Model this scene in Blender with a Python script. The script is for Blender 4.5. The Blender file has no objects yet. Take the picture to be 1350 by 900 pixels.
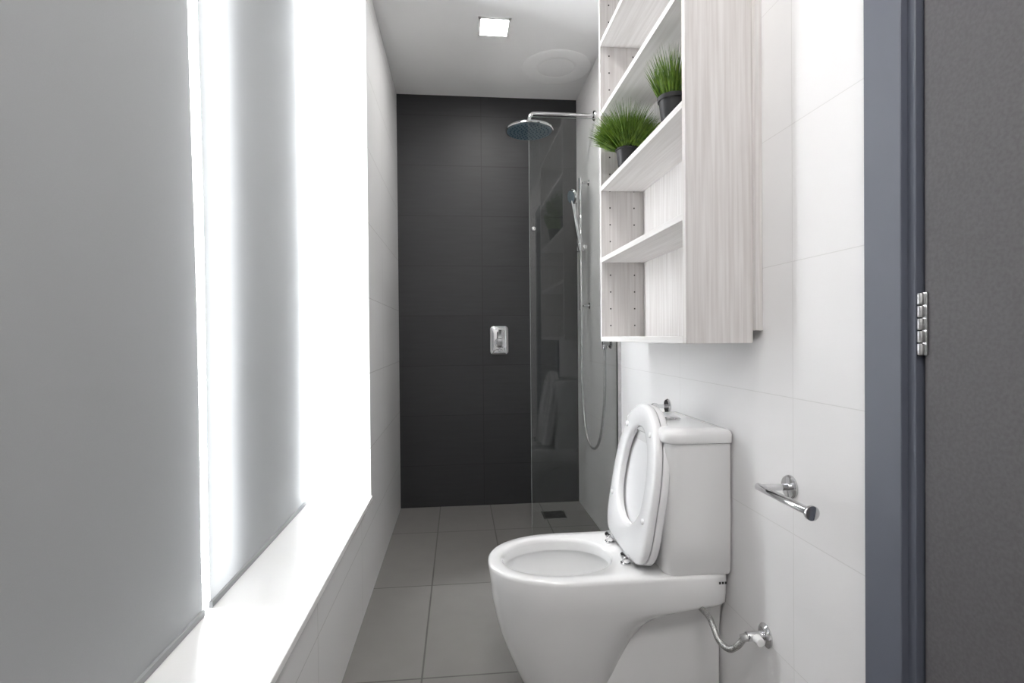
import bpy, bmesh, math, random
from mathutils import Vector, Matrix
random.seed(4)
S=bpy.context.scene
COL=S.collection
# ------------------------------------------------------------ materials
def mat(name,color=(.8,.8,.8),rough=.5,metal=0.0,spec=.5,emit=None,estr=0,coat=0):
    m=bpy.data.materials.new(name); m.use_nodes=True
    b=m.node_tree.nodes['Principled BSDF']
    b.inputs['Base Color'].default_value=(*color,1)
    b.inputs['Roughness'].default_value=rough
    b.inputs['Metallic'].default_value=metal
    b.inputs['Specular IOR Level'].default_value=spec
    b.inputs['Coat Weight'].default_value=coat
    if emit:
        b.inputs['Emission Color'].default_value=(*emit,1)
        b.inputs['Emission Strength'].default_value=estr
    return m
def noise_var(m,c1,c2,scale=(1,1,1),nscale=4,detail=4,bump=0,lo=.35,hi=.65):
    nt=m.node_tree; N=nt.nodes; L=nt.links; b=N['Principled BSDF']
    tc=N.new('ShaderNodeTexCoord'); mp=N.new('ShaderNodeMapping'); mp.inputs['Scale'].default_value=scale
    no=N.new('ShaderNodeTexNoise'); no.inputs['Scale'].default_value=nscale; no.inputs['Detail'].default_value=detail
    cr=N.new('ShaderNodeValToRGB'); cr.color_ramp.elements[0].position=lo; cr.color_ramp.elements[1].position=hi
    cr.color_ramp.elements[0].color=(*c1,1); cr.color_ramp.elements[1].color=(*c2,1)
    L.new(tc.outputs['Object'],mp.inputs['Vector']); L.new(mp.outputs[0],no.inputs['Vector'])
    L.new(no.outputs['Fac'],cr.inputs[0]); L.new(cr.outputs[0],b.inputs['Base Color'])
    if bump:
        bp=N.new('ShaderNodeBump'); bp.inputs['Strength'].default_value=bump; bp.inputs['Distance'].default_value=.002
        L.new(no.outputs['Fac'],bp.inputs['Height']); L.new(bp.outputs[0],b.inputs['Normal'])
    return m
def tile(name,c1,c2,grout,rough,w,h,umode,vaxis,uoff=0,voff=0,mortar=.003,streak=None,offset=0.0):
    m=mat(name,c1,rough); nt=m.node_tree; N=nt.nodes; L=nt.links; b=N['Principled BSDF']
    tc=N.new('ShaderNodeTexCoord'); sp=N.new('ShaderNodeSeparateXYZ'); L.new(tc.outputs['Object'],sp.inputs[0])
    def add(a,bb):
        n=N.new('ShaderNodeMath'); n.operation='ADD'
        if isinstance(a,(int,float)): n.inputs[0].default_value=a
        else: L.new(a,n.inputs[0])
        if isinstance(bb,(int,float)): n.inputs[1].default_value=bb
        else: L.new(bb,n.inputs[1])
        return n.outputs[0]
    u=sp.outputs['X'] if umode=='X' else sp.outputs['Y'] if umode=='Y' else add(sp.outputs['X'],sp.outputs['Y'])
    u=add(u,uoff); v=add(sp.outputs[vaxis],voff)
    cb=N.new('ShaderNodeCombineXYZ'); L.new(u,cb.inputs[0]); L.new(v,cb.inputs[1])
    br=N.new('ShaderNodeTexBrick'); br.offset=offset; br.squash=1
    br.inputs['Scale'].default_value=1; br.inputs['Brick Width'].default_value=w; br.inputs['Row Height'].default_value=h
    br.inputs['Mortar Size'].default_value=mortar/2; br.inputs['Mortar Smooth'].default_value=.1; br.inputs['Bias'].default_value=0
    br.inputs['Color1'].default_value=(*c1,1); br.inputs['Color2'].default_value=(*c2,1); br.inputs['Mortar'].default_value=(*grout,1)
    L.new(cb.outputs[0],br.inputs['Vector'])
    col=br.outputs['Color']
    if streak:
        mp=N.new('ShaderNodeMapping'); mp.inputs['Scale'].default_value=streak[0]; L.new(tc.outputs['Object'],mp.inputs['Vector'])
        no=N.new('ShaderNodeTexNoise'); no.inputs['Scale'].default_value=streak[1]; no.inputs['Detail'].default_value=5
        L.new(mp.outputs[0],no.inputs['Vector'])
        mr=N.new('ShaderNodeMapRange'); mr.inputs['To Min'].default_value=1-streak[2]; mr.inputs['To Max'].default_value=1+streak[2]
        L.new(no.outputs['Fac'],mr.inputs['Value'])
        mx=N.new('ShaderNodeVectorMath'); mx.operation='SCALE'; L.new(col,mx.inputs[0]); L.new(mr.outputs[0],mx.inputs['Scale'])
        col=mx.outputs[0]
    L.new(col,b.inputs['Base Color'])
    bp=N.new('ShaderNodeBump'); bp.inputs['Strength'].default_value=.3; bp.inputs['Distance'].default_value=.0015; bp.invert=True
    L.new(br.outputs['Fac'],bp.inputs['Height']); L.new(bp.outputs[0],b.inputs['Normal'])
    return m
M={}
M['tile_left']=tile('white_wall_tile',(.82,.82,.82),(.805,.805,.805),(.58,.58,.57),.25,.6,.3,'XY','Z',uoff=.2,voff=.02,mortar=.003)
M['tile_right']=tile('white_wall_tile_gloss',(.82,.81,.81),(.81,.80,.80),(.70,.69,.68),.3,.6,.3,'Y','Z',uoff=.1,voff=.02,mortar=.002)
M['tile_dark']=tile('charcoal_wall_tile',(.021,.0215,.0235),(.024,.0245,.0265),(.010,.010,.011),.5,.6,.3,'X','Z',uoff=.456,voff=.05,mortar=.004,streak=((1,1,14),5,.25))
M['tile_floor']=tile('grey_floor_tile',(.222,.214,.205),(.208,.20,.192),(.10,.095,.09),.35,.3,.6,'X','Y',uoff=.12+.6,voff=.2,mortar=.006,streak=((1,1,1),12,.08))
M['ceiling']=noise_var(mat('ceiling_paint',rough=.8),(.84,.84,.84),(.86,.86,.86))
M['vent']=noise_var(mat('vent_white_plastic',rough=.4),(.92,.92,.92),(.94,.94,.94))  # paler white for the painted ceiling light ring, also for downlight trim
M['paint']=noise_var(mat('white_paint',rough=.6),(.80,.80,.80),(.82,.82,.82))
M['sill']=noise_var(mat('sill_stone',rough=.3),(.88,.88,.88),(.90,.90,.89),nscale=8)
M['wood_v']=noise_var(mat('whitewashed_wood_vertical',rough=.5),(.62,.59,.575),(.74,.72,.71),scale=(38,38,1.2),nscale=3,detail=6,bump=.08)
M['wood_h']=noise_var(mat('whitewashed_wood_lengthwise',rough=.5),(.70,.68,.665),(.80,.785,.775),scale=(38,1.2,38),nscale=3,detail=6,bump=.08)
M['ceramic']=noise_var(mat('white_ceramic',rough=.08,coat=.5),(.80,.80,.80),(.82,.82,.82),nscale=2)
M['plastic']=noise_var(mat('white_seat_plastic',rough=.2),(.80,.80,.81),(.82,.82,.83),nscale=2)
M['chrome']=noise_var(mat('chrome',rough=.05,metal=1),(.66,.66,.67),(.72,.72,.73),nscale=2)
M['steel']=noise_var(mat('brushed_steel',rough=.28,metal=1),(.5,.5,.5),(.62,.62,.62),nscale=30)
M['braid']=noise_var(mat('braided_steel',rough=.35,metal=.9),(.25,.25,.25),(.6,.6,.58),nscale=400,bump=.5)
M['dark']=noise_var(mat('dark_slot',rough=.7),(.02,.02,.02),(.03,.03,.03))
M['nozzle']=noise_var(mat('blue_nozzle_rubber',rough=.5),(.03,.09,.14),(.04,.12,.17))
M['hface']=noise_var(mat('shower_face_steel',rough=.3,metal=.7),(.22,.32,.38),(.28,.38,.44),nscale=9)
M['pot']=noise_var(mat('black_pot',rough=.5),(.010,.010,.012),(.018,.018,.02),nscale=20)
M['soil']=noise_var(mat('soil',rough=.9),(.03,.02,.012),(.07,.05,.03),nscale=90,bump=.6)
M['grass']=noise_var(mat('grass_blade',rough=.5),(.025,.085,.006),(.20,.32,.035),nscale=60,lo=.3,hi=.7)
M['frame']=noise_var(mat('blue_grey_door_frame_paint',rough=.42),(.10,.11,.14),(.108,.118,.148),nscale=5)
M['door']=noise_var(mat('dark_grey_door_laminate',rough=.55),(.085,.08,.085),(.105,.10,.105),scale=(1,60,60),nscale=3,detail=4,bump=.1)
M['water']=mat('water',(.62,.66,.66),.04)
M['lamp']=mat('downlight_diffuser',(1,1,1),.5,emit=(1,.98,.95),estr=75)
M['panel']=mat('ceiling_panel_diffuser',(1,1,1),.5,emit=(1,.97,.95),estr=11)  # emission of the added fill panel
M['daylight1']=mat('frosted_daylight_glass_shaded',(1,1,1),.5,emit=(.96,.98,1),estr=10)  # daylight put into the pane emission, dimmer at the near gap
M['daylight2']=mat('frosted_daylight_glass',(1,1,1),.5,emit=(.96,.98,1),estr=20)
# blind
m=bpy.data.materials.new('grey_roller_blind_fabric'); m.use_nodes=True; nt=m.node_tree; N=nt.nodes; L=nt.links; N.clear()
o=N.new('ShaderNodeOutputMaterial'); d=N.new('ShaderNodeBsdfDiffuse'); t=N.new('ShaderNodeBsdfTranslucent'); mx=N.new('ShaderNodeMixShader')
tc=N.new('ShaderNodeTexCoord'); no=N.new('ShaderNodeTexNoise'); no.inputs['Scale'].default_value=700
cr=N.new('ShaderNodeValToRGB'); cr.color_ramp.elements[0].color=(.37,.38,.385,1); cr.color_ramp.elements[1].color=(.41,.42,.425,1)
L.new(tc.outputs['Object'],no.inputs[0]); L.new(no.outputs['Fac'],cr.inputs[0]); L.new(cr.outputs[0],d.inputs[0])
t.inputs[0].default_value=(.54,.55,.555,1); mx.inputs[0].default_value=.10
L.new(d.outputs[0],mx.inputs[1]); L.new(t.outputs[0],mx.inputs[2]); L.new(mx.outputs[0],o.inputs[0]); M['blind']=m
# shower glass
m=bpy.data.materials.new('clear_glass'); m.use_nodes=True; nt=m.node_tree; N=nt.nodes; L=nt.links; N.clear()
o=N.new('ShaderNodeOutputMaterial'); tr=N.new('ShaderNodeBsdfTransparent'); tr.inputs[0].default_value=(.975,.99,.985,1)
g=N.new('ShaderNodeBsdfGlossy'); g.inputs['Roughness'].default_value=.0; fr=N.new('ShaderNodeFresnel'); fr.inputs[0].default_value=1.47
mx=N.new('ShaderNodeMixShader'); L.new(fr.outputs[0],mx.inputs[0]); L.new(tr.outputs[0],mx.inputs[1]); L.new(g.outputs[0],mx.inputs[2]); L.new(mx.outputs[0],o.inputs[0]); M['glass']=m
M['gedge']=noise_var(mat('glass_edge',rough=.1),(.70,.78,.76),(.78,.85,.83))
# ------------------------------------------------------------ mesh helpers
def finish(name,bm,mats,ang=.6,smooth=True):
    bmesh.ops.recalc_face_normals(bm,faces=bm.faces)
    for f in bm.faces: f.smooth=smooth
    for e in bm.edges:
        if len(e.link_faces)==2 and e.calc_face_angle(0)>ang: e.smooth=False
    me=bpy.data.meshes.new(name); bm.to_mesh(me); bm.free()
    if not isinstance(mats,(list,tuple)): mats=[mats]
    for mm in mats: me.materials.append(mm)
    ob=bpy.data.objects.new(name,me); COL.objects.link(ob); return ob
def bxadd(bm,x0,x1,y0,y1,z0,z1,mi=0):
    vs=[bm.verts.new((x,y,z)) for x in(x0,x1) for y in(y0,y1) for z in(z0,z1)]
    fs=[]
    for q in((0,1,3,2),(4,6,7,5),(0,4,5,1),(2,3,7,6),(0,2,6,4),(1,5,7,3)):
        f=bm.faces.new([vs[i] for i in q]); f.material_index=mi; fs.append(f)
    return vs,fs
def boxes(name,lst,mats,bevel=0,seg=2):
    bm=bmesh.new()
    for b in lst: bxadd(bm,*b)
    ob=finish(name,bm,mats)
    if bevel:
        md=ob.modifiers.new('bevel','BEVEL'); md.width=bevel; md.segments=seg; md.limit_method='ANGLE'
    return ob
def loft(name,rings,mats,cap0=True,cap1=True,closed=False,ang=.6):
    bm=bmesh.new(); R=[[bm.verts.new(p) for p in r] for r in rings]; n=len(R[0])
    pairs=list(zip(R[:-1],R[1:]))
    if closed: pairs.append((R[-1],R[0]))
    for a,b in pairs:
        for i in range(n): bm.faces.new((a[i],a[(i+1)%n],b[(i+1)%n],b[i]))
    if cap0 and not closed: bm.faces.new(R[0])
    if cap1 and not closed: bm.faces.new(R[-1])
    return finish(name,bm,mats,ang)
def lathe(name,o,axis,prof,mt,n=32,sy=1.0,ang=.6,closed=False):
    o=Vector(o); a=Vector(axis).normalized(); ref=Vector((0,0,1)) if abs(a.z)<.9 else Vector((1,0,0))
    u=a.cross(ref).normalized(); v=a.cross(u)
    rings=[[o+a*t+(u*math.cos(2*math.pi*i/n)+v*sy*math.sin(2*math.pi*i/n))*max(r,1e-4) for i in range(n)] for t,r in prof]
    return loft(name,rings,mt,ang=ang,closed=closed)
def cyl(name,p0,p1,r,mt,r1=None,n=24,bev=.0015):
    p0=Vector(p0);p1=Vector(p1);l=(p1-p0).length; r1=r if r1 is None else r1; b=min(bev,l/3,r/2)
    return lathe(name,p0,p1-p0,[(0,r-b),(b*.3,r-b*.3),(b,r),(l-b,r1),(l-b*.3,r1-b*.3),(l,r1-b)],mt,n)
def sweep(name,pts,r,mt,n=14,res=10,rad=None):
    P=[Vector(p) for p in pts]; Q=[P[0]*2-P[1]]+P+[P[-1]*2-P[-2]]; C=[];T=[]
    for i in range(1,len(Q)-2):
        for k in range(res):
            t=k/res; a,b,c,d=Q[i-1:i+3]
            C.append(.5*((2*b)+(c-a)*t+(2*a-5*b+4*c-d)*t*t+(3*b-a-3*c+d)*t**3)); T.append(i-1+t)
    C.append(P[-1]); T.append(len(P)-1)
    rings=[]; up=None
    for i,c in enumerate(C):
        d=(C[min(i+1,len(C)-1)]-C[max(i-1,0)]).normalized()
        if up is None:
            up=d.orthogonal().normalized()
        up=(up-d*up.dot(d)).normalized(); s=d.cross(up)
        rr=r if rad is None else (lambda q:rad[int(q)]+(rad[min(int(q)+1,len(rad)-1)]-rad[int(q)])*(q-int(q)))(T[i])
        rings.append([c+(up*math.cos(2*math.pi*j/n)+s*math.sin(2*math.pi*j/n))*rr for j in range(n)])
    return loft(name,rings,mt,ang=1.2)
def group(name,parts,loc):
    e=bpy.data.objects.new(name,None); COL.objects.link(e); e.location=loc; e.empty_display_size=.05
    for p in parts:
        p.parent=e; p.matrix_parent_inverse=Matrix.Translation(-Vector(loc))
    return e
# ------------------------------------------------------------ room
XR=.73; XL=-.356; YB=3.22; H=2.47; YF=-1.2; XW=-.65; XB=-.585; YR=2.165; SZ=.39
boxes('floor',[(-.95,.95,YF-.1,YB+.1,-.1,0)],M['tile_floor'])
boxes('ceiling',[(-.95,.95,YF-.1,YB+.1,H,H+.1)],M['ceiling'])
boxes('wall_back',[(-.95,.95,YB,YB+.12,0,H)],M['tile_dark'])
boxes('wall_front',[(-.95,.95,YF-.12,YF,0,H)],M['paint'])
boxes('wall_left',[(-.9,XL,YF,YR,0,SZ-.018),(-.9,XL,YR,YB,0,H),(-.9,XL,YF,-.5,SZ-.018,H),(-.9,XW-.03,-.5,YR,SZ-.018,H)],M['tile_left'])
boxes('wall_right',[(XR,.9,.80,YB,0,H),(XR,.9,YF,-.09,0,H),(XR,.9,-.09,.80,2.1,H)],M['tile_right'])
boxes('window_sill',[(XW-.03,XL+.006,-.5,YR,SZ-.018,SZ)],M['sill'],.002)
# windows: emissive panes, narrowed to shape the daylight glow around the blind gaps
def window(name,y0,y1,mt):
    fr=boxes('frame',[(XW-.03,XW+.004,y0,y0+.01,SZ,H),(XW-.03,XW+.004,y1-.01,y1,SZ,H),(XW-.03,XW+.004,y0,y1,SZ,SZ+.02),(XW-.03,XW+.004,y0,y1,H-.03,H)],M['paint'],.001)
    gl=boxes('pane',[(XW-.025,XW-.005,y0+.01,y1-.01,SZ+.02,H-.03)],mt)
    group(name,[fr,gl],(XW,(y0+y1)/2,SZ))
window('window_1',1.29,1.462,M['daylight1']); window('window_2',2.045,2.165,M['daylight2'])
# roller blinds
def blind(name,ya0,yb0,ya1,yb1):   # y range at bottom, top
    bm=bmesh.new(); zt=H-.05; z0=SZ+.012; th=.0
    n=24
    rows=[]
    for k in range(n+1):
        z=z0+(zt-z0)*k/n; f=k/n
        rows.append([bm.verts.new((XB+.002*math.sin(f*9+ya0*3),(ya0+(ya1-ya0)*f)*(1-s)+(yb0+(yb1-yb0)*f)*s,z)) for s in(0,.25,.5,.75,1)])
    for a,b in zip(rows[:-1],rows[1:]):
        for i in range(4): bm.faces.new((a[i],a[i+1],b[i+1],b[i]))
    fab=finish('fabric',bm,M['blind'])
    tube=cyl('roller_tube',(XB-.02,ya1+.005,H-.04),(XB-.02,yb1-.005,H-.04),.022,M['paint'])
    bar=boxes('bottom_bar',[(XB-.005,XB+.004,ya0,yb0,SZ+.001,SZ+.016)],M['blind'],.001)
    group(name,[fab,tube,bar],(XB,(ya0+yb0)/2,SZ))
blind('roller_blind',-.45,1.268,-.45,1.225)
blind('roller_blind',1.304,2.085,1.270,2.055)
# ------------------------------------------------------------ door in right wall
parts=[boxes('leaf',[(XR+.006,XR+.046,-.065,.774,.006,2.075)],M['door'],.001),
 boxes('frame',[(XR-.016,XR+.004,.795,.874,0,2.17),(XR-.016,XR+.004,-.165,-.086,0,2.17),(XR-.016,XR+.004,-.165,.874,2.092,2.17),
   (XR-.004,XR+.16,.780,.7995,0,2.099),(XR-.004,XR+.16,-.0895,-.07,0,2.099),(XR-.004,XR+.16,-.07,.78,2.08,2.099),
   (XR+.05,XR+.07,.765,.78,0,2.08),(XR+.05,XR+.07,-.07,-.055,0,2.08),(XR+.05,XR+.07,-.07,.78,2.065,2.08)],M['frame'],.0015)]
for hz in(1.035,.25,1.85):
    for k in range(5):
        parts.append(cyl('hinge_knuckle',(XR+.001,.776,hz-.05+k*.02),(XR+.001,.776,hz-.0315+k*.02),.0048,M['steel'],n=16))
    parts.append(boxes('hinge_plate',[(XR+.003,XR+.0065,.767,.776,hz-.05,hz+.05)],M['steel'],.0005))
group('door_1',parts,(XR,.36,0))
# ------------------------------------------------------------ ceiling lights
def downlight(name,x,y,s,mt):
    a=boxes('trim_ring',[(x-s,x+s,y-s,y-s+.012,H-.006,H),(x-s,x+s,y+s-.012,y+s,H-.006,H),(x-s,x-s+.012,y-s,y+s,H-.006,H),(x+s-.012,x+s,y-s,y+s,H-.006,H)],M['vent'],.001)
    b=boxes('diffuser',[(x-s+.012,x+s-.012,y-s+.012,y+s-.012,H-.004,H-.001)],mt)
    group(name,[a,b],(x,y,H))
downlight('ceiling_downlight',.177,2.49,.075,M['lamp'])
downlight('ceiling_downlight',.177,1.05,.075,M['lamp'])  # unseen downlight above the view, added to light the room
downlight('ceiling_light_panel',.05,-.25,.30,M['panel'])  # unseen emissive panel behind the camera, added as soft fill
lathe('round_ceiling_vent',(.535,2.84,H),(0,0,-1),[(0,.185),(.001,.185),(.003,.178),(.004,.165),(.004,.120),(.003,.108),(.001,.100),(0,.100)],M['vent'],64,closed=True)  # light ring reflected off the shower head, built as a paler ring
# ------------------------------------------------------------ shelf unit
x0=.543;xb=.712;y0=1.227;y1=2.0;z0=1.0;z1=2.41;t=.018
sv=boxes('side_panels',[(x0,xb,y0,y0+t,z0,z1),(x0,xb,y1-t,y1,z0,z1)],M['wood_v'],.001)
bk=boxes('back_panel',[(xb-.004,xb,y0+t,y1-t,z0+t,z1-t),(xb,XR,y0-.012,y1,z0+.03,z1)],M['wood_v'],.001)
sh=boxes('shelf_boards',[(x0,xb-.004,y0+t,y1-t,z,z+t) for z in(z0,1.300,1.571,1.855,2.118,z1-t)],M['wood_h'],.001)
bm=bmesh.new()
for z in [1.06+.064*i for i in range(21)]:
    for x in(x0+.035,xb-.04):
        bxadd(bm,x-.0025,x+.0025,y1-t-.0008,y1-t+.001,z-.0025,z+.0025)
holes=finish('pin_holes',bm,M['dark'])
group('open_shelf_cabinet',[sv,bk,sh,holes],(.63,1.6,1.0))
# ------------------------------------------------------------ plants
def plant(name,x,y,z,n,ln,spread,droop):
    ph=.095; ztop=1.8535
    pot=lathe('pot',(x,y,z),(0,0,1),[(0,.026),(.003,.028),(ph-.012,.038),(ph-.012,.041),(ph-.001,.042),(ph,.041),(ph,.038),(ph-.01,.037)],M['pot'],32)
    soil=lathe('soil',(x,y,z+ph-.016),(0,0,1),[(0,.036),(.006,.0365),(.008,.02)],M['soil'],20)
    bm=bmesh.new()
    for i in range(n):
        a=random.uniform(0,2*math.pi); q=math.sqrt(random.random()); rr=q*.032
        th=spread*(q*.85+.15*random.random())
        b=a+random.uniform(-.6,.6)
        d=Vector((math.cos(b)*math.sin(th),math.sin(b)*math.sin(th),math.cos(th)))
        side=d.cross(Vector((random.uniform(-1,1),random.uniform(-1,1),.3))).normalized()
        L_=ln*random.uniform(.66,1.0)*(1-.38*q); w=random.uniform(.0011,.0018); p=Vector((x+rr*math.cos(a),y+rr*math.sin(a),z+ph-.012)); prev=None
        K=6
        for k in range(K+1):
            ww=w*(1-(k/K)**2)+.0001
            v1=bm.verts.new(p-side*ww); v2=bm.verts.new(p+side*ww)
            if prev: bm.faces.new((prev[0],prev[1],v2,v1))
            prev=(v1,v2); p=p+d*L_/K
            p.x=min(p.x,xb-.012); p.z=min(p.z,ztop-.002)
            d=(d+Vector((math.cos(b)*.5,math.sin(b)*.5,-.6+.3*math.cos(th)))*droop*(k+1)/K).normalized()
    g=finish('grass_blades',bm,M['grass'])
    group(name,[pot,soil,g],(x,y,z))
plant('potted_grass',.597,1.83,1.5892,2200,.195,1.15,.13)
plant('potted_grass',.600,1.435,1.5892,520,.180,.50,.07)
# ------------------------------------------------------------ toilet
YT=1.54; RZ=.375; NN=96
def outline(xf,xc,xbk,w,ef,eb,z,n=NN):
    pts=[]
    for i in range(n):
        a=2*math.pi*i/n; c=math.cos(a); s=math.sin(a)
        e=eb if c>0 else ef
        px=math.copysign(abs(c)**(2/e),c); py=math.copysign(abs(s)**(2/e),s)
        pts.append((xc+px*((xbk-xc) if c>0 else (xc-xf)),YT+py*w,z))
    return pts
rows=[ # z, xf, xc, xb, w, ef, eb
 (0.0,.185,.32,.44,.115,2.2,2.3),(.01,.178,.32,.445,.12,2.2,2.3),(.06,.155,.32,.455,.130,2.2,2.3),(.12,.130,.32,.475,.144,2.2,2.4),
 (.18,.108,.32,.505,.157,2.2,2.5),(.225,.097,.32,.545,.165,2.2,2.8),(.255,.091,.32,.60,.170,2.2,3.4),(.272,.088,.32,.67,.173,2.2,5),(.282,.087,.32,.722,.175,2.2,9),
 (.292,.086,.32,.729,.177,2.2,12),(.32,.083,.32,.729,.179,2.2,12),(RZ-.012,.078,.32,.729,.180,2.2,12),(RZ-.004,.080,.32,.728,.178,2.2,12),(RZ,.086,.32,.726,.173,2.2,12)]
rings=[outline(a[1],a[2],a[3],a[4],a[5],a[6],a[0]) for a in rows]
inner=[(RZ,.112,.29,.448,.134),(RZ-.003,.117,.29,.443,.130),(RZ-.012,.121,.29,.440,.127),(RZ-.035,.122,.29,.440,.125),(RZ-.036,.112,.29,.450,.135),(RZ-.055,.112,.29,.450,.135),(RZ-.085,.122,.293,.442,.126),(RZ-.115,.14,.30,.43,.112),(RZ-.15,.17,.31,.412,.09),(RZ-.18,.20,.315,.395,.068),(RZ-.205,.225,.315,.38,.05)]
for z,a,c,b,w in inner: rings.append(outline(a,c,b,w,2.1,2.1,z))
body=loft('bowl',rings,M['ceramic'],ang=.9)
water=loft('water',[outline(.199,.315,.396,.069,2.1,2.1,RZ-.179)],M['water'],cap1=False)
def rrect(x0,x1,hw,r,z,rb=.006,n=8):
    pts=[]
    for cx,cy,a0,rr in((x1-rb,hw-rb,0,rb),(x0+r,hw-r,90,r),(x0+r,-hw+r,180,r),(x1-rb,-hw+rb,270,rb)):
        for k in range(n+1):
            a=math.radians(a0+90*k/n); pts.append((cx+rr*math.cos(a),YT+cy+rr*math.sin(a),z))
    return pts
ped=loft('pedestal',[rrect(.36,.725,.115,.03,0),rrect(.38,.725,.112,.03,.1),rrect(.435,.725,.113,.03,.17),rrect(.46,.725,.115,.03,.2),rrect(.485,.725,.125,.03,.26),rrect(.52,.725,.15,.03,.30)],M['ceramic'],ang=.9)
tk=loft('cistern',[rrect(.548,.724,.172,.03,RZ-.002),rrect(.543,.726,.177,.035,RZ+.008),rrect(.545,.727,.178,.035,.5),rrect(.552,.727,.178,.035,.728)],M['ceramic'],ang=.9)
ld=loft('cistern_lid',[rrect(.551,.727,.179,.035,.7285),rrect(.545,.728,.184,.038,.731),rrect(.543,.728,.185,.038,.736),rrect(.543,.728,.185,.038,.753),rrect(.547,.726,.182,.036,.761),rrect(.556,.72,.175,.03,.766),rrect(.58,.70,.15,.02,.768)],M['ceramic'],ang=.9)
bt=[lathe('flush_button_ring',(.635,YT,.7675),(0,0,1),[(0,.026),(.003,.026),(.005,.024),(.005,.022)],M['chrome']),
    boxes('flush_button',[(.615,.634,YT-.016,YT+.016,.770,.7745),(.6355,.655,YT-.016,YT+.016,.770,.7745)],M['chrome'],.002)]
# lid + seat, raised
LEAN=math.radians(9.5); HX=.492; HZ=.383
def P(y,h,tt): return (HX+h*math.sin(LEAN)-tt*math.cos(LEAN),YT+y,HZ+h*math.cos(LEAN)+tt*math.sin(LEAN))
def dshape(w,hb,hc,ht,eb,tt,n=80):
    pts=[]
    for i in range(n):
        a=2*math.pi*i/n; c=math.cos(a); s=math.sin(a); e=2.15 if s>0 else eb
        px=math.copysign(abs(c)**(2/e),c); py=math.copysign(abs(s)**(2/e),s)
        pts.append(P(px*w,hc+py*((ht-hc) if s>0 else (hc-hb)),tt))
    return pts
o=[.180,0.0,.18,.437,5]
def dd(k,tt,o=o): return dshape(o[0]-k,o[1]+k,o[2],o[3]-k,o[4],tt)
lid=loft('seat_lid',[dd(.012,-.026),dd(.004,-.024),dd(0,-.019),dd(0,-.006),dd(.002,-.003),dd(.01,-.003),dd(.02,-.006)],M['plastic'],ang=.9)
q=[.108,.085,.20,.368,2.2]
seat=loft('seat_ring',[dd(.002,0),dd(0,.003),dd(0,.012),dd(.004,.018),dd(.012,.021),dd(-.012,.021,q),dd(-.004,.018,q),dd(0,.012,q),dd(0,.003,q),dd(-.002,0,q)],M['plastic'],closed=True,ang=.9)
hg=[]
for s in(-.08,.08):
    hg.append(lathe('seat_hinge',(HX-.028,YT+s,RZ),(0,0,1),[(0,.015),(.004,.015),(.006,.010),(.018,.010),(.024,.008),(.026,.004)],M['chrome'],24))
    hg.append(cyl('hinge_pin',(HX-.03,YT+s-.018,RZ+.018),(HX-.03,YT+s+.018,RZ+.018),.010,M['chrome']))
    hg.append(boxes('hinge_arm',[(HX-.03,HX+.004,YT+s-.008,YT+s+.008,RZ+.010,RZ+.024)],M['chrome'],.002))
bump=[lathe('seat_bumper',P(sx,hh,.0205),Vector(P(0,0,1))-Vector(P(0,0,0)),[(0,.008),(.004,.008),(.006,.005)],M['plastic'],16) for sx,hh in((-.143,.13),(.143,.13),(-.10,.36),(.10,.36))]
logo=boxes('maker_mark',[(.690+.008*i,.695+.008*i,YT-.1805,YT-.1785,.350,.356) for i in range(3)],M['dark'])
group('toilet',[body,water,ped,tk,ld,lid,seat,logo]+bt+hg+bump,(.4,YT,0))
# ------------------------------------------------------------ water inlet valve
vy=1.208; vz=.295
pp=[lathe('wall_flange',(XR,vy,vz),(-1,0,0),[(0,.028),(.003,.028),(.008,.022),(.010,.012)],M['chrome']),
 cyl('valve_body',(XR-.008,vy,vz),(XR-.050,vy,vz),.011,M['chrome']),
 cyl('valve_knob',(XR-.03,vy-.01,vz),(XR-.03,vy-.030,vz),.011,M['paint'],r1=.010),
 cyl('hose_nut',(XR-.046,vy,vz),(XR-.060,vy+.006,vz-.008),.0095,M['steel'],n=6),
 sweep('braided_hose',[(XR-.054,vy+.003,vz-.005),(XR-.068,vy+.008,vz-.026),(XR-.082,vy+.025,vz-.042),(XR-.092,vy+.055,vz-.036),(XR-.094,vy+.08,vz-.014),(XR-.090,vy+.12,vz-.006),(XR-.075,vy+.24,vz-.030)],.0076,M['braid'])]
group('toilet_supply_valve',pp,(XR,vy,vz))
# ------------------------------------------------------------ roll holder & hook
def holder(name,y,z,ln,reach=.07):
    xx=XR-reach
    return group(name,[lathe('wall_flange',(XR,y,z),(-1,0,0),[(0,.026),(.004,.026),(.008,.023),(.009,.010)],M['chrome']),
     cyl('post',(XR-.006,y,z),(xx,y,z),.0075,M['chrome']),
     cyl('bar',(xx,y+.012,z),(xx,y-ln,z),.0082,M['chrome']),
     cyl('end_cap',(xx,y-ln,z),(xx,y-ln-.008,z),.0145,M['chrome'])],(XR,y,z))
holder('toilet_roll_holder',1.109,.682,.165)
holder('robe_hook',1.80,.772,.012,.055)
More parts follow.
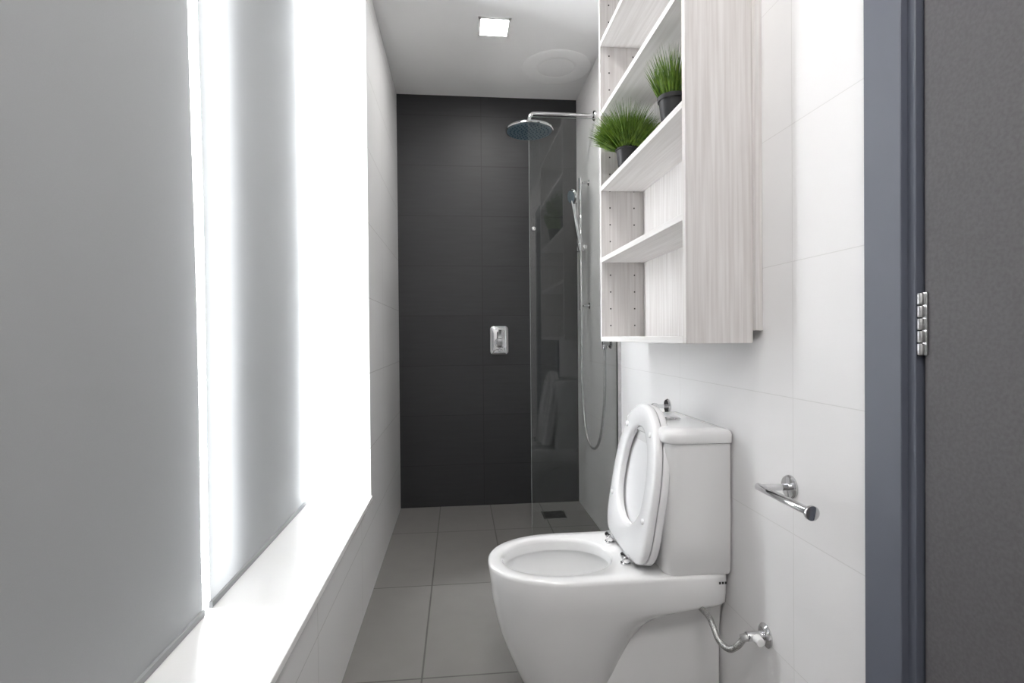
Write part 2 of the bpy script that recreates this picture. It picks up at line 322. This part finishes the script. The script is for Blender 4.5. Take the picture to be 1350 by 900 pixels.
# ------------------------------------------------------------ shower screen
GY=2.35; bm=bmesh.new()
vs,fs=bxadd(bm,.318,XR-.002,GY,GY+.008,.004,2.0)
for f in fs:
    n_=f.calc_center_median()
    f.material_index=0 if (abs(n_.y-GY)<1e-4 or abs(n_.y-GY-.008)<1e-4) else 1
gl=finish('glass_panel',bm,[M['glass'],M['gedge']])
ch=boxes('wall_channel',[(XR-.016,XR,GY-.007,GY-.001,.002,2.0),(XR-.016,XR,GY+.009,GY+.015,.002,2.0),(.318,XR,GY-.004,GY+.012,0,.004)],M['steel'])
cp=[lathe('glass_knob',(.335,GY,1.50),(0,-1,0),[(0,.009),(.006,.009),(.008,.006)],M['chrome'],20)]
group('shower_screen',[gl,ch]+cp,(.52,GY,0))
# ------------------------------------------------------------ rain shower
sy=2.77; sx=.377; sz=2.19
hd=lathe('head_disc',(sx,sy,2.105),(0,0,-1),[(-.014,.012),(-.012,.022),(-.0065,.040),(-.005,.118),(-.003,.122),(0,.124),(.006,.126),(.010,.124),(.0105,.118)],M['chrome'],64)
fc=lathe('spray_face',(sx,sy,2.0945),(0,0,-1),[(0,.118),(.0015,.117)],M['hface'],64)
bm=bmesh.new()
for r_,k_ in((.0,1),(.02,6),(.04,12),(.06,18),(.08,24),(.10,30)):
    for i in range(k_):
        a=2*math.pi*i/k_; cx=sx+r_*math.cos(a); cy=sy+r_*math.sin(a)
        bmesh.ops.create_cone(bm,cap_ends=True,segments=8,radius1=.0030,radius2=.0044,depth=.004,matrix=Matrix.Translation((cx,cy,2.0915)))
nz=finish('nozzles',bm,M['nozzle'])
arm=sweep('arm',[(XR-.004,sy,sz),(.65,sy,sz),(.5,sy,sz),(.41,sy,sz),(.388,sy,sz-.006),(.378,sy,sz-.025),(.377,sy,sz-.05),(.377,sy,2.122)],.0095,M['chrome'])
bl=lathe('ball_joint',(sx,sy,2.115),(0,0,1),[(0,.016),(.012,.017),(.022,.013),(.024,.010)],M['chrome'])
fl=lathe('wall_flange',(XR,sy,sz),(-1,0,0),[(0,.028),(.004,.028),(.009,.024),(.011,.011)],M['chrome'])
group('rain_shower_head',[hd,fc,nz,arm,bl,fl],(sx,sy,2.1))
# ------------------------------------------------------------ hand shower set
ry=2.91
pts=[cyl('slide_bar',(XR-.05,ry,1.165),(XR-.05,ry,1.90),.0095,M['chrome'])]
for z in(1.19,1.875):
    pts.append(cyl('bar_bracket',(XR-.05,ry,z),(XR-.004,ry,z),.0085,M['chrome']))
    pts.append(lathe('bracket_flange',(XR,ry,z),(-1,0,0),[(0,.018),(.004,.018),(.006,.012)],M['chrome'],24))
pts+= [boxes('slider',[(XR-.075,XR-.030,ry-.022,ry+.018,1.49,1.53)],M['chrome'],.006,3),
 cyl('slider_knob',(XR-.035,ry-.02,1.51),(XR-.035,ry-.045,1.51),.013,M['chrome']),
 cyl('cradle',(.675,ry-.03,1.495),(.668,ry-.035,1.535),.017,M['chrome']),
 sweep('handle',[(.674,ry-.03,1.485),(.668,ry-.033,1.54),(.652,ry-.04,1.62),(.638,ry-.045,1.70),(.628,ry-.048,1.76)],.011,M['chrome'],rad=[.009,.012,.012,.011,.014]),
 lathe('spray_head',(.640,ry-.045,1.785),(-1,-.35,-.25),[(0,.012),(.006,.030),(.012,.041),(.022,.043),(.026,.040),(.027,.034)],M['chrome'],40),
 lathe('spray_face',(.640-.0246,ry-.045-.0086,1.785-.0062),(-1,-.35,-.25),[(0,.034),(.001,.033)],M['hface'],32),
 lathe('wall_outlet',(XR,2.5,.985),(-1,0,0),[(0,.027),(.004,.027),(.008,.024),(.01,.012),(.04,.012),(.042,.010)],M['chrome']),
 cyl('outlet_elbow',(XR-.032,2.5,.99),(XR-.032,2.5,.955),.011,M['chrome']),
 sweep('hose',[(.674,ry-.03,1.487),(.673,ry-.035,1.40),(.668,ry-.06,1.1),(.664,ry-.08,.75),(.668,ry-.14,.52),(.68,2.67,.445),(.69,2.58,.50),(.697,2.52,.66),(.698,2.5,.85),(.698,2.5,.957)],.0068,M['steel'])]
group('hand_shower_set',pts,(XR,ry,1.5))
# ------------------------------------------------------------ mixer
mx_=.243; mz=1.0
def rr2(hw,hh,r,y,n=8):
    pts=[]
    for cx,cz,a0 in((hw-r,hh-r,0),(-hw+r,hh-r,90),(-hw+r,-hh+r,180),(hw-r,-hh+r,270)):
        for k in range(n+1):
            a=math.radians(a0+90*k/n); pts.append((mx_+cx+r*math.cos(a),YB-y,mz+cz+r*math.sin(a)))
    return pts
pl=loft('face_plate',[rr2(.058,.088,.022,0),rr2(.058,.088,.022,.004),rr2(.054,.084,.02,.009),rr2(.044,.074,.018,.0125),rr2(.02,.04,.015,.0145)],M['chrome'],ang=1.2)
kb=cyl('cartridge',(mx_,YB-.007,mz-.015),(mx_,YB-.045,mz-.015),.030,M['chrome'],bev=.006)
lv=loft('lever',[[(mx_+w*s1,YB-y+dy*s2,z) for s1,s2 in((-1,-1),(1,-1),(1,1),(-1,1))] for w,y,dy,z in((.010,.050,.006,mz-.045),(.016,.054,.009,mz-.034),(.015,.058,.009,mz+.01),(.012,.072,.006,mz+.055),(.009,.078,.004,mz+.064))],M['chrome'])
bv=lv.modifiers.new('bevel','BEVEL'); bv.width=.004; bv.segments=3
dv=cyl('diverter_button',(mx_,YB-.007,mz-.062),(mx_,YB-.028,mz-.062),.010,M['chrome'])
group('shower_mixer',[pl,kb,lv,dv],(mx_,YB,mz))
# ------------------------------------------------------------ drain
dx=.53; dy=2.99
l=[(dx-.065,dx+.065,dy-.065,dy-.055,0,.004),(dx-.065,dx+.065,dy+.055,dy+.065,0,.004),(dx-.065,dx-.055,dy-.055,dy+.055,0,.004),(dx+.055,dx+.065,dy-.055,dy+.055,0,.004)]
l+=[(dx-.055,dx+.055,dy-.052+.013*i,dy-.046+.013*i,.001,.0035) for i in range(9)]
group('floor_drain',[boxes('grate',l,M['steel']),boxes('sump',[(dx-.055,dx+.055,dy-.055,dy+.055,.0002,.001)],M['dark'])],(dx,dy,0))
# ------------------------------------------------------------ camera, world
cam=bpy.data.cameras.new('camera'); co=bpy.data.objects.new('camera',cam); COL.objects.link(co)
cam.sensor_width=36; cam.lens=700/1350*36; cam.clip_start=.02
R=Matrix.Rotation(-math.radians(5.7),4,'Z')@Matrix.Rotation(math.radians(90-.5),4,'X')@Matrix.Rotation(-math.radians(.5),4,'Z')
co.matrix_world=Matrix.Translation((0,0,1.02))@R
S.camera=co
w=bpy.data.worlds.new('world'); S.world=w; w.use_nodes=True
w.node_tree.nodes['Background'].inputs[0].default_value=(.9,.95,1,1); w.node_tree.nodes['Background'].inputs[1].default_value=1
S.view_settings.view_transform='Standard'; S.view_settings.look='None'; S.view_settings.exposure=.92
